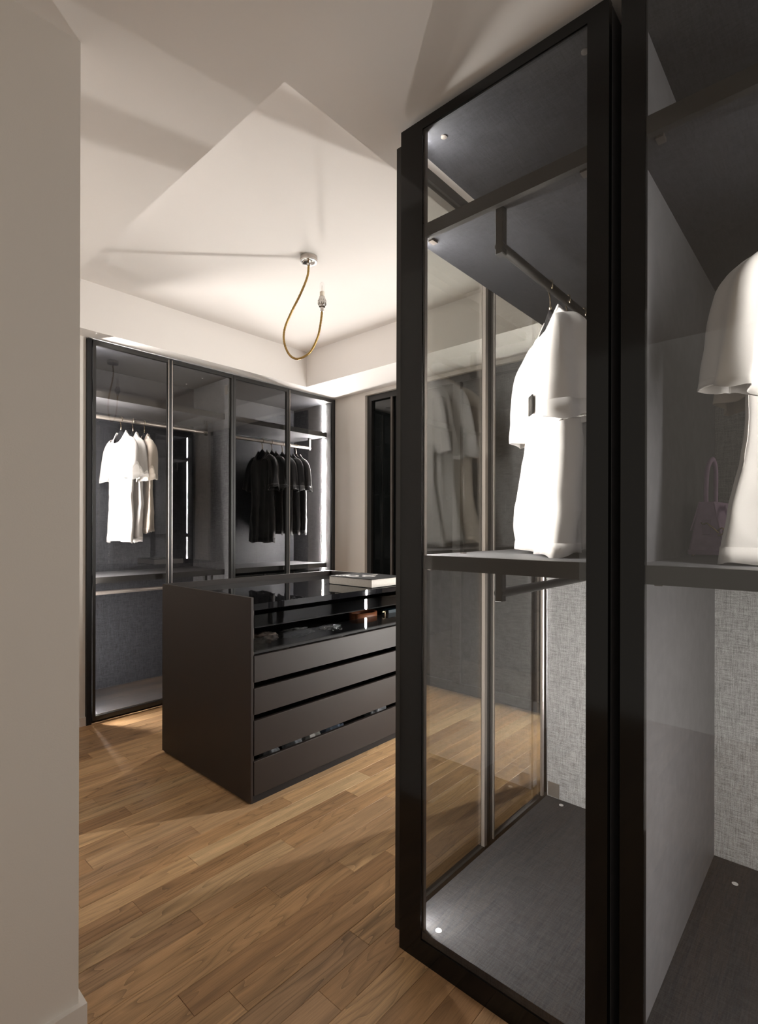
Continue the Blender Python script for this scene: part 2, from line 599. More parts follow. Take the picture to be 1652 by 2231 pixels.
def long_module(x0, x1, d0, d1, d2, led_side, label):
    t = thing('wardrobe', ((x0 + x1) / 2, IY0, 0), label, 'wardrobe', 'glazed wardrobe modules on the long wall')
    bx('side_panel', (x0, x0 + 0.022, IY0, IY1, 0.0, LZ), 'linen_mid', t)
    bx('side_panel', (x1 - 0.022, x1, IY0, IY1, 0.0, LZ), 'linen_mid', t)
    bx('back_panel', (x0 + 0.022, x1 - 0.022, IY1 - 0.012, IY1, 0.05, LZ - 0.022), 'linen_dark', t)
    bx('floor_panel', (x0 + 0.022, x1 - 0.022, IY0, IY1 - 0.012, 0.024, 0.05), 'linen_floor', t)
    bx('plinth', (x0 + 0.022, x1 - 0.022, IY0 + 0.03, IY0 + 0.05, 0.0, 0.024), 'carcass_black', t)
    bx('top_panel', (x0 + 0.022, x1 - 0.022, IY0, IY1 - 0.012, LZ - 0.022, LZ), 'linen_dark', t)
    a, b = (x0 + 0.05, x1 - 0.026) if led_side < 0 else (x0 + 0.026, x1 - 0.05)
    ys0, ys1 = IY0 + 0.06, IY1 - 0.012
    sh = bx('shelf', (x0 + 0.024, x1 - 0.024, ys0, ys1, 2.100, 2.138), 'smooth_grey', t)
    bx('shelf_nosing', (x0 + 0.024, x1 - 0.024, ys0 - 0.006, ys0, 2.098, 2.140), 'dark_metal', sh)
    sh2 = bx('shelf', (x0 + 0.024, x1 - 0.024, ys0, ys1, 0.884, 0.920), 'smooth_grey', t)
    bx('shelf_nosing', (x0 + 0.024, x1 - 0.024, ys0 - 0.006, ys0, 0.882, 0.922), 'dark_metal', sh2)
    rod(t, (x0 + 0.06, 3.80, 2.005), (x1 - 0.08, 3.80, 2.005), 0.014, 2.005, drop=0.095)
    if led_side < 0:
        rod(t, (x0 + 0.06, 3.80, 0.80), (x1 - 0.08, 3.80, 0.80), 0.014, 0.80, drop=0.084)
    segs = ((0.07, 0.872), (0.932, 2.088), (2.150, LZ - 0.03))
    if led_side < 0:
        led(t, x0 + 0.022, x0 + 0.027, IY0 + 0.016, IY0 + 0.024, segs, 'led_A')
    else:
        led(t, x1 - 0.027, x1 - 0.022, 3.674, 3.686, segs, 'led_B')
    for xa, xb in ((d0, d1), (d1, d2)):
        glazed_door(t, 'door', xa + 0.0015, xb - 0.0015, FY, FY + 0.022, 0.02, LZ - 0.004, 'X', 'smoked_glass')
        d = t.children[-1]
    return t


def _post(t, x0, x1):
    bx('corner_post', (x0, x1, FY + 0.008, IY0, 0.0, LZ), 'carcass_black', t)


modA = long_module(1.215, 2.249, edges[0], edges[1], edges[2], -1, 'dark glazed wardrobe module holding the three white shirts beside the white wall strip')
modB = long_module(2.251, 3.325, edges[2], edges[3], edges[4], 1, 'dark glazed wardrobe module holding the black shirts, next to the window')
_post(modA, 1.205, 1.234)
_post(modB, 3.314, 3.338)
# bright bronze closing profile on the leaf edges, screw dots, hinge plate
for t, xs_ in ((modA, (edges[1] - 0.014, edges[1] + 0.012)), (modB, (edges[3] + 0.014,))):
    ds = [c for c in t.children if c.name.startswith('door')]
    for k, x in enumerate(xs_):
        bx('closing_profile', (x - 0.002, x + 0.002, FY - 0.003, FY, 0.03, LZ - 0.012), 'bronze_metal', ds[min(k, 1)])
for (x, y) in ((2.10, 3.75), (2.10, 4.0)):
    MB().lathe([(0.006, 0), (0.006, 0.002)], (x, y, LZ - 0.0245), 12).build('screw_cap', 'plastic_white', modA)
bx('hinge_plate', (2.222, 2.227, 3.59, 3.63, 2.29, 2.36), 'bronze_metal', modA)
# drawer block under the low shelf of the right module
db = bx('drawer_block', (2.30, 3.24, 3.66, 4.10, 0.06, 0.86), 'carcass_black', modB)
for k in range(3):
    x0_ = 2.31 + k * 0.31
    for zz in range(3):
        bx('drawer_front', (x0_, x0_ + 0.30, 3.648, 3.66, 0.07 + zz * 0.265, 0.07 + zz * 0.265 + 0.25), 'smooth_grey' if False else 'carcass_black', modB)
    bx('divider', (x0_ - 0.008, x0_ - 0.002, 3.642, 3.66, 0.06, 0.86), 'bronze_edge', modB)

# ================================================================== TWO BACK-TO-BACK WARDROBES ON THE RIGHT
RX, RXE = 1.196, 2.20
RZ = 2.428


def end_wardrobe(y_front, y_back, label, s, z1):
    """s=+1: doors face +Y (island), s=-1: doors face -Y. Glass end wall at X=RX."""
    y0, y1 = min(y_front, y_back), max(y_front, y_back)
    t = thing('wardrobe', (1.70, (y0 + y1) / 2, 0), label, 'wardrobe')
    yf_in = y_front - s * 0.028           # inside of the doors
    yb_in = y_back + s * 0.018
    ya, yb2 = min(yf_in, yb_in), max(yf_in, yb_in)
    xi = RX + 0.022
    bx('floor_panel', (RX + 0.006, RXE - 0.02, ya, yb2, 0.060, 0.086), 'linen_floor', t)
    bx('plinth', (RX + 0.030, RXE - 0.03, ya + 0.03, yb2 - 0.02, 0.0, 0.060), 'carcass_black', t)
    bx('top_panel', (RX + 0.006, RXE - 0.02, ya, yb2, z1 - 0.030, z1 - 0.004), 'linen_dark', t)
    bx('back_panel', (xi, RXE - 0.02, min(y_back, yb_in), max(y_back, yb_in), 0.0, z1 - 0.004), 'smooth_grey', t)
    bx('divider_panel', (RXE - 0.02, RXE, ya - (0.018 if s > 0 else 0), yb2 + (0.018 if s < 0 else 0), 0.0, z1 - 0.004), 'linen_light', t)
    # glazed end wall: wide black stile with the light on the door side, slim one at the back
    fr = MB()
    wf, wb = 0.080, 0.048
    yo = y_front - s * 0.008
    fr.box(RX, RX + 0.020, yo, yo - s * wf, 0.0, z1)
    fr.box(RX, RX + 0.020, y_back, y_back + s * wb, 0.0, z1)
    lo, hi = min(yo - s * wf, y_back + s * wb), max(yo - s * wf, y_back + s * wb)
    fr.box(RX, RX + 0.020, lo, hi, 0.0, 0.064).box(RX, RX + 0.020, lo, hi, z1 - 0.028, z1)
    ew = fr.build('end_wall', 'black_lacquer', t)
    bx('pane', (RX + 0.002, RX + 0.007, lo, hi, 0.064, z1 - 0.028), 'clear_glass', ew)
    for (u0, u1) in ((yo - s * wf, yo - s * (wf + 0.004)),):
        bx('glass_bead', (RX + 0.008, RX + 0.020, u0, u1, 0.064, z1 - 0.028), 'bronze_edge', ew)
    # shelves end at the glass
    ysf = y_front - s * 0.055
    s0, s1 = min(ysf, yb_in), max(ysf, yb_in)
    for (za, zb) in ((2.094, 2.128), (1.135, 1.170)):
        sh = bx('shelf', (RX + 0.028, RXE - 0.022, s0, s1, za, zb), 'linen_dark' if za > 2 else 'smooth_grey', t)
        bx('shelf_nosing', (RX + 0.010, RX + 0.028, s0, s1, za - 0.004, zb + 0.001), 'dark_metal', sh)
        for yy in (ysf - s * 0.04, yb_in + s * 0.05):
            bx('shelf_clip', (RX + 0.03, RX + 0.055, yy - 0.008, yy + 0.008, za - 0.008, za), 'bronze_edge', sh)
    return t, lo, hi


w1, lo1, hi1 = end_wardrobe(0.998, 0.393, 'dark glass-ended wardrobe with white shirts, across from the island drawers', 1, RZ)
w2, lo2, hi2 = end_wardrobe(-0.238, 0.367, 'dark glass-ended wardrobe with the lilac handbag on its shelf, at the picture edge', -1, 2.47 - 0.022)

RODY1, RODY2 = 0.680, 0.020
for t, ry in ((w1, RODY1), (w2, RODY2)):
    rod(t, (RX + 0.03, ry, 1.992), (RXE - 0.03, ry, 1.992), 0.013, 1.992, mat='dark_metal', drop=0.102)
    rod(t, (RX + 0.03, ry, 1.078), (RXE - 0.03, ry, 1.078), 0.013, 1.078, mat='dark_metal', drop=0.056)
# LED profiles on the door side, right behind the wide stile, shining along the wardrobe
segsR = ((0.10, 1.128), (1.178, 2.088), (2.136, RZ - 0.036))


def corner_led(parent, y, s, mat):
    # profile in the corner of the wide stile, turned 45 degrees to shine into the wardrobe
    x = RX + 0.021
    for z0, z1 in segsR:
        MB().poly([(x, y, z0), (x + 0.016, y, z0), (x, y - s * 0.016, z0)][::s], (0, 0, z1 - z0)).build('led_housing', 'dark_metal', parent)
        a, b = (x + 0.0155, y - s * 0.0015), (x + 0.0015, y - s * 0.0155)
        e = 0.0012
        MB().poly([(a[0], a[1], z0), (a[0] + e, a[1] - s * e, z0), (b[0] + e, b[1] - s * e, z0), (b[0], b[1], z0)][::s], (0, 0, z1 - z0)).build('led_strip', mat, parent)


corner_led(w1, 0.945, 1, 'led_D')
corner_led(w2, -0.185, -1, 'led_E')
# doors of the first one, facing the island
DY0, DY1 = 0.998, 1.020
DM = 1.735
for nme, (xa, xb) in (('door', (1.212, DM - 0.002)), ('door', (DM + 0.002, 2.255))):
    d = glazed_door(w1, nme, xa, xb, DY0, DY1, 0.035, 2.402, 'X', 'door_glass', w=0.022, mat='dark_metal')
    side = xb - 0.022 if xb < 2 else xb - 0.030
    if xb < 2:
        bx('closing_profile', (xb - 0.040, xb - 0.022, DY0 - 0.004, DY0 + 0.010, 0.07, 2.37), 'bronze_metal', d)
    else:
        bx('closing_profile', (xa + 0.022, xa + 0.030, DY0 - 0.004, DY0 + 0.006, 0.07, 2.37), 'bronze_metal', d)
        bx('closing_profile', (2.185, 2.200, DY0 - 0.004, DY0 + 0.006, 0.07, 2.37), 'bronze_metal', d)
# the next module of the same run, behind the divider: its light washes the room from the far end
w3 = thing('wardrobe', (2.76, 0.70, 0), 'dark glazed wardrobe continuing behind the pale divider of the white-shirt wardrobe', 'wardrobe')
X3, X4 = 2.203, 3.318
bx('back_panel', (X3, X4 - 0.02, 0.393, 0.411, 0.0, RZ - 0.004), 'smooth_grey', w3)
bx('side_panel', (X4 - 0.02, X4, 0.393, 0.97, 0.0, RZ - 0.004), 'linen_dark', w3)
bx('floor_panel', (X3, X4 - 0.02, 0.411, 0.97, 0.060, 0.086), 'linen_floor', w3)
bx('plinth', (X3, X4 - 0.03, 0.45, 0.94, 0.0, 0.060), 'carcass_black', w3)
bx('top_panel', (X3, X4 - 0.02, 0.411, 0.97, RZ - 0.030, RZ - 0.004), 'linen_dark', w3)
for (za, zb) in ((2.094, 2.128), (1.135, 1.170)):
    bx('shelf', (X3 + 0.002, X4 - 0.024, 0.413, 0.943, za, zb), 'smooth_grey', w3)
rod(w3, (X3 + 0.03, RODY1, 1.992), (X4 - 0.06, RODY1, 1.992), 0.013, 1.992, mat='dark_metal', drop=0.102)
led(w3, X4 - 0.025, X4 - 0.020, 0.856, 0.864, segsR, 'led_C')
for (xa, xb) in ((2.259, 2.785), (2.789, 3.318)):
    glazed_door(w3, 'door', xa, xb, DY0, DY1, 0.035, 2.402, 'X', 'clear_glass', w=0.022, mat='dark_metal')
# small fittings
for (x, y, z, t) in ((1.235, 0.875, 0.086, w1), (2.14, 0.89, 0.086, w1), (2.05, 0.27, 0.086, w2)):
    MB().lathe([(0.009, 0), (0.009, 0.0012), (0.007, 0.0018)], (x, y, z), 18).build('screw_cap', 'plastic_white', t)
for (x, y) in ((1.26, 0.88), (1.26, 0.47)):
    MB().lathe([(0.004, -0.004), (0.009, -0.003), (0.009, 0)], (x, y, RZ - 0.030), 18).build('screw_cap', 'bronze_metal', w1)
bx('hinge_plate', (RXE - 0.023, RXE - 0.020, 0.915, 0.965, 0.090, 0.150), 'bronze_metal', w1)
for (x, y) in ((1.40, 0.90),):
    MB().lathe([(0.010, 0), (0.010, 0.003)], (x, y, 1.170), 18).build('screw_cap', 'bronze_edge', w1)

# ================================================================== ISLAND
IX0, IX1, JY0, JY1, IZ = 1.347, 2.615, 1.985, 2.830, 0.936
isl = thing('island_dresser', ((IX0 + IX1) / 2, (JY0 + JY1) / 2, 0), 'dark brown island dresser with black glass top and six drawers', 'dresser')
bx('end_panel', (IX0, IX0 + 0.014, JY0 - 0.006, JY1, 0.012, IZ), 'island_lacquer', isl, bev=0.0012)
bx('end_panel', (IX1 - 0.014, IX1, JY0 - 0.006, JY1, 0.012, IZ), 'island_lacquer', isl, bev=0.0012)
bx('back_panel', (IX0 + 0.014, IX1 - 0.014, JY1 - 0.014, JY1, 0.012, IZ), 'island_lacquer', isl, bev=0.0012)
bx('plinth', (IX0 + 0.02, IX1 - 0.02, JY0 + 0.012, JY1 - 0.02, 0.0, 0.036), 'island_inside', isl)
gt = bx('glass_top', (IX0 + 0.014, IX1 - 0.014, JY0 - 0.002, JY1 - 0.014, 0.876, 0.905), 'black_glass', isl)
bx('inner_floor', (IX0 + 0.016, IX1 - 0.016, JY0 + 0.02, JY1 - 0.02, 0.672, 0.684), 'island_inside', isl)
bx('inner_back', (IX0 + 0.016, IX1 - 0.016, JY1 - 0.034, JY1 - 0.016, 0.04, 0.87), 'island_inside', isl)
bx('runner_post', (IX0 + 0.014, IX0 + 0.030, JY0 + 0.014, JY0 + 0.05, 0.04, 0.876), 'bronze_edge', isl)
bx('runner_post', (IX1 - 0.030, IX1 - 0.014, JY0 + 0.014, JY0 + 0.05, 0.04, 0.876), 'bronze_edge', isl)
dx0, dx1 = IX0 + 0.022, IX1 - 0.022
for (za, zb) in ((0.796, 0.854), (0.690, 0.750)):
    d = bx('glass_drawer', (dx0, dx1, JY0 + 0.0, JY0 + 0.006, za, zb), 'drawer_glass', isl)
    bx('drawer_bottom', (dx0 + 0.01, dx1 - 0.01, JY0 + 0.006, JY1 - 0.04, za - 0.002, za + 0.004), 'island_inside', d)
for (za, zb) in ((0.549, 0.669), (0.403, 0.522), (0.218, 0.376), (0.037, 0.193)):
    d = bx('drawer', (dx0, dx1, JY0, JY0 + 0.018, za, zb), 'island_lacquer', isl, bev=0.0012)
    bx('drawer_bottom', (dx0 + 0.012, dx1 - 0.012, JY0 + 0.018, JY1 - 0.05, za + 0.01, za + 0.02), 'island_inside', d)

# things lying in the drawers, seen through glass and gaps


def lump(name, c, sx, sy, sz, mat, label, cat, seed=0, amp=0.35, group=None, freq=3.0):
    bm = bmesh.new()
    bmesh.ops.create_icosphere(bm, subdivisions=4, radius=1.0)
    for v in bm.verts:
        n_ = mnoise.fractal(v.co * freq + Vector((seed * 7.3, 0, 0)), 1.0, 2.0, 3)
        f_ = 1.0 + amp * n_
        z = v.co.z * f_
        v.co = Vector((v.co.x * f_ * sx, v.co.y * f_ * sy, max(z, -0.75) * sz))
    zmin = min(v.co.z for v in bm.verts)
    m = MB(); m.add_bm(bm)
    m.v = [(v[0] + c[0], v[1] + c[1], v[2] - zmin + c[2]) for v in m.v]
    o = m.build(name, mat, None, origin=c, smooth=True)
    return tag(o, label, cat, group)


lump('scarf', (1.50, 2.10, 0.695), 0.075, 0.05, 0.026, 'scarf_brown', 'brown striped scarf heaped in the lower glass drawer beside the end panel', 'scarf', 1)
lump('scarf', (1.70, 2.10, 0.695), 0.09, 0.05, 0.022, 'cotton_black', 'black scarf heaped in the middle of the lower glass drawer', 'scarf', 2)
lump('jewellery', (1.93, 2.09, 0.695), 0.06, 0.035, 0.018, 'silver', 'tangle of silver jewellery in the lower glass drawer beside the tan belt', 'jewellery', 3, amp=0.8, freq=9.0)
blt = thing('belt', (2.25, 2.15, 0.694), 'tan leather belt rolled up in the lower glass drawer', 'belt')
pts = []
for i in range(90):
    a = i / 89 * 2 * math.pi * 3.2
    r_ = 0.105 - 0.0045 * a / (2 * math.pi) * 1.2
    pts.append((2.25 + r_ * math.cos(a + 3.6), 2.15 + 0.62 * r_ * math.sin(a + 3.6)))
mb = MB()
for i, (x, y) in enumerate(pts):
    mb.v += [(x, y, 0.694), (x, y, 0.748)]
for i in range(len(pts) - 1):
    mb.f.append((2 * i, 2 * i + 2, 2 * i + 3, 2 * i + 1))
o = mb.build('strap', 'tan_leather', blt, smooth=True)
sm = o.modifiers.new('thickness', 'SOLIDIFY'); sm.thickness = 0.003
mb = MB()
mb.box(2.355, 2.380, 2.085, 2.089, 0.698, 0.704).box(2.355, 2.380, 2.085, 2.089, 0.738, 0.744).box(2.376, 2.381, 2.085, 2.089, 0.698, 0.744)
mb.build('buckle', 'hook_gold', blt)
nb = thing('wallet', (2.49, 2.12, 0.694), 'navy leather wallet in the lower glass drawer behind the tan belt', 'wallet')
bx('body', (2.41, 2.57, 2.09, 2.15, 0.694, 0.745), 'navy_leather', nb, bev=0.004)
bx('flap', (2.41, 2.57, 2.086, 2.09, 0.715, 0.745), 'navy_leather', nb, bev=0.001)
for k, (x, sx, mt, lb) in enumerate(((1.52, 0.055, 'cloth_grey', 'crumpled grey garment showing at the bottom drawer gap beside the end panel'),
                                     (1.66, 0.05, 'cloth_grey', 'second crumpled grey garment from the end panel in the bottom drawer'),
                                     (1.78, 0.045, 'cotton_white', 'crumpled white garment showing at the bottom drawer gap'),
                                     (1.93, 0.075, 'cloth_blue', 'crumpled blue grey garment in the bottom drawer'),
                                     (2.28, 0.07, 'cloth_grey', 'crumpled grey garment farthest along the bottom drawer'))):
    lump('garment', (x, 2.075, 0.061), sx, 0.05, 0.085, mt, lb, 'garment', 10 + k, amp=0.4, group='clothes in the bottom drawer', freq=2.5)
lump('garment', (1.965, 2.06, 0.573), 0.04, 0.035, 0.062, 'cotton_white', 'small white garment peeking over the topmost solid drawer', 'garment', 31, amp=0.5)
lump('garment', (1.56, 2.06, 0.573), 0.06, 0.035, 0.058, 'scarf_brown', 'small brown garment peeking over the topmost solid drawer', 'garment', 33, amp=0.5)

# book on the glass top
bk = thing('book', (2.32, 2.19, 0.905), 'thick black covered coffee-table book with white lettering on the glass top', 'book')
bx('page_block', (2.180, 2.462, 2.014, 2.368, 0.908, 0.953), 'paper', bk)
bx('cover', (2.176, 2.470, 2.008, 2.372, 0.905, 0.908), 'cover_black', bk)
cv = bx('cover', (2.176, 2.470, 2.008, 2.372, 0.953, 0.956), 'cover_black', bk)
bx('spine', (2.464, 2.470, 2.008, 2.372, 0.908, 0.953), 'cover_black', bk)
for k in range(7):
    z = 0.912 + k * 0.0058
    bx('page_section', (2.1792, 2.1800, 2.014, 2.368, z, z + 0.0048), 'paper', bk)
# lettering: strokes and rings, raised print
let = MB()


def ring(cx_, cy_, rx, ry, w, z, n=40):
    b = len(let.v)
    for k in range(n):
        a = 2 * math.pi * k / n
        for (q, zz) in ((1.0, z), (1.0, z + 0.0006)):
            let.v.append((cx_ + rx * math.cos(a), cy_ + ry * math.sin(a), zz))
            let.v.append((cx_ + (rx - w) * math.cos(a), cy_ + (ry - w) * math.sin(a), zz))
    for k in range(n):
        a0 = b + 4 * k; a1 = b + 4 * ((k + 1) % n)
        let.f += [(a0 + 2, a1 + 2, a1 + 3, a0 + 3), (a0, a1, a1 + 2, a0 + 2), (a0 + 1, a0 + 3, a1 + 3, a1 + 1)]


zl = 0.956
ring(2.255, 2.245, 0.038, 0.045, 0.016, zl)
ring(2.315, 2.165, 0.042, 0.040, 0.016, zl)
let.box(2.205, 2.235, 2.33, 2.345, zl, zl + 0.0006).box(2.205, 2.30, 2.305, 2.318, zl, zl + 0.0006).box(2.22, 2.235, 2.28, 2.36, zl, zl + 0.0006)
let.box(2.35, 2.44, 2.20, 2.212, zl, zl + 0.0006).box(2.345, 2.357, 2.14, 2.25, zl, zl + 0.0006)
let.build('title_lettering', 'print_white', cv)

# ================================================================== PENDANT
pd = thing('pendant_lamp', (1.873, 2.209, ZC), 'bare bulb pendant on a looping brass flex with chrome ceiling rose', 'lamp')
o = MB().lathe([(0.046, 0.0), (0.0465, -0.004), (0.0465, -0.026), (0.044, -0.032), (0.036, -0.032), (0.034, -0.029)], (1.873, 2.209, ZC), 48).build('ceiling_rose', 'chrome', pd)
smooth_angle(o, 35)
o2 = MB().lathe([(0.0470, -0.006), (0.0470, -0.024)], (1.873, 2.209, ZC), 48).build('rose_band', 'bronze_metal', pd)
smooth_angle(o2, 35)
o = MB().lathe([(0.034, -0.030), (0.030, -0.036), (0.012, -0.040), (0.008, -0.05)], (1.873, 2.209, ZC), 40).build('rose_cap', 'chrome', pd)
smooth_angle(o, 30)
flex = [(1.873, 2.209, 2.705), (1.874, 2.222, 2.64), (1.852, 2.254, 2.546), (1.818, 2.292, 2.443), (1.795, 2.320, 2.354), (1.793, 2.322, 2.278),
        (1.812, 2.299, 2.208), (1.844, 2.263, 2.186), (1.887, 2.216, 2.222), (1.917, 2.182, 2.310), (1.929, 2.169, 2.405), (1.932, 2.165, 2.462)]
fp = catmull(flex, 24)
rr_ = [0.0058 + (0.0006 if (i // 2) % 2 else 0) for i in range(len(fp))]
o = MB().tube(fp, rr_, 12).build('brass_flex', 'brass_old', pd, smooth=True)
sx_, sy_ = 1.932, 2.165
o = MB().lathe([(0.009, 2.448), (0.010, 2.470), (0.017, 2.474), (0.018, 2.480), (0.0215, 2.484), (0.0215, 2.512), (0.019, 2.520), (0.016, 2.526), (0.016, 2.53)], (sx_, sy_, 0), 32).build('socket', 'chrome', pd)
smooth_angle(o, 30)
for k in range(10):
    a = 2 * math.pi * k / 10
    x, y = sx_ + 0.0212 * math.cos(a), sy_ + 0.0212 * math.sin(a)
    MB().tube([(x, y, 2.486), (x, y, 2.510)], 0.0028, 8).build('socket_rib', 'chrome', pd, smooth=True)
o = MB().lathe([(0.013, 2.526), (0.0125, 2.556), (0.010, 2.558)], (sx_, sy_, 0), 24).build('bulb_base', 'porcelain', pd)
smooth_angle(o, 30)
bl = MB().lathe([(0.011, 2.557), (0.0145, 2.566), (0.0150, 2.585), (0.0135, 2.600), (0.009, 2.608), (0.002, 2.611)], (sx_, sy_, 0), 24).build('bulb', 'bulb_glass', pd)
smooth_angle(bl, 60)
MB().tube(catmull([(sx_ - 0.003, sy_, 2.556), (sx_ - 0.004, sy_, 2.58), (sx_, sy_, 2.592), (sx_ + 0.004, sy_, 2.58), (sx_ + 0.003, sy_, 2.556)], 6), 0.0007, 6).build('filament', 'filament', bl)

# ================================================================== SHIRTS AND HANGERS


def hanger(name, loc, rz, label, group, scale=1.0):
    """black broad-shouldered hanger; local x = width, hook top at z=0 on the rail"""
    t = thing(name, loc, label, 'hanger', group)
    t['_o'] = (0, 0, 0)
    # hook: open circle over the rail then a wavy stem
    pts = []
    r_ = 0.0205
    for k in range(0, 15):
        a = R(-35 + k * 18)
        pts.append((r_ * math.cos(a), 0, -r_ + 0.004 + r_ * math.sin(a)))
    pts = list(reversed(pts))
    pts = [(-p[0], p[1], p[2]) for p in pts][::-1]
    stem = [(-0.004, 0, -0.048), (0.0, 0, -0.072), (0.0, 0, -0.092)]
    path = [Vector(p) for p in reversed(pts)] + [Vector(p) for p in stem]
    # path: tip -> around -> stem
    o = MB().tube(catmull(path, 3), 0.0026, 8).build('hook', 'hook_gold', t, smooth=True)
    MB().lathe([(0.005, -0.094), (0.005, -0.078), (0.0035, -0.074)], (0, 0, 0), 12).build('ferrule', 'hook_gold', t, smooth=True)
    # shoulders
    n = 33
    b = MB()
    seg = 14
    rings = []
    for i in range(n):
        u = -1 + 2 * i / (n - 1)
        x = 0.172 * u
        au = abs(u)
        zc = -0.106 - 0.072 * (au ** 1.1) - 0.010 * (1 - math.exp(-((u / 0.16) ** 2)))
        hz = 0.017 - 0.007 * au
        hy = 0.010 + 0.010 * au
        yc = 0.012 * au * au
        if i in (0, n - 1):
            hz *= 0.4; hy *= 0.5
        rings.append([(x, yc + hy * math.cos(2 * math.pi * k / seg), zc + hz * math.sin(2 * math.pi * k / seg)) for k in range(seg)])
    for r2 in rings:
        b.v += r2
    for i in range(n - 1):
        for k in range(seg):
            a0 = i * seg + k; a1 = i * seg + (k + 1) % seg
            b.f.append((a0, a1, a1 + seg, a0 + seg))
    b.f.append(tuple(range(seg)))
    b.f.append(tuple((n - 1) * seg + k for k in range(seg)))
    o = b.build('shoulders', 'hanger_black', t, smooth=True)
    nk = MB()
    prof = [(0.008, -0.088, 0.006), (0.015, -0.100, 0.009), (0.022, -0.118, 0.010), (0.045, -0.140, 0.010), (0.075, -0.158, 0.009), (0.080, -0.172, 0.004)]
    for (hx, hz_, hy_) in prof:
        for k in range(16):
            a = 2 * math.pi * k / 16
            nk.v.append((hx * math.cos(a), hy_ * math.sin(a), hz_))
    for i in range(len(prof) - 1):
        for k in range(16):
            a0 = i * 16 + k; a1 = i * 16 + (k + 1) % 16
            nk.f.append((a0, a0 + 16, a1 + 16, a1))
    nk.f.append(tuple(range(16)))
    nk.f.append(tuple(5 * 16 + k for k in reversed(range(16))))
    nk.build('neck', 'hanger_black', t, smooth=True)
    MB().tube([(-0.14, 0.008, -0.172), (-0.09, 0.004, -0.205), (0.09, 0.004, -0.205), (0.14, 0.008, -0.172)], 0.004, 8).build('trouser_bar', 'hanger_black', t, smooth=True)
    t.rotation_euler = (0, 0, rz)
    return t


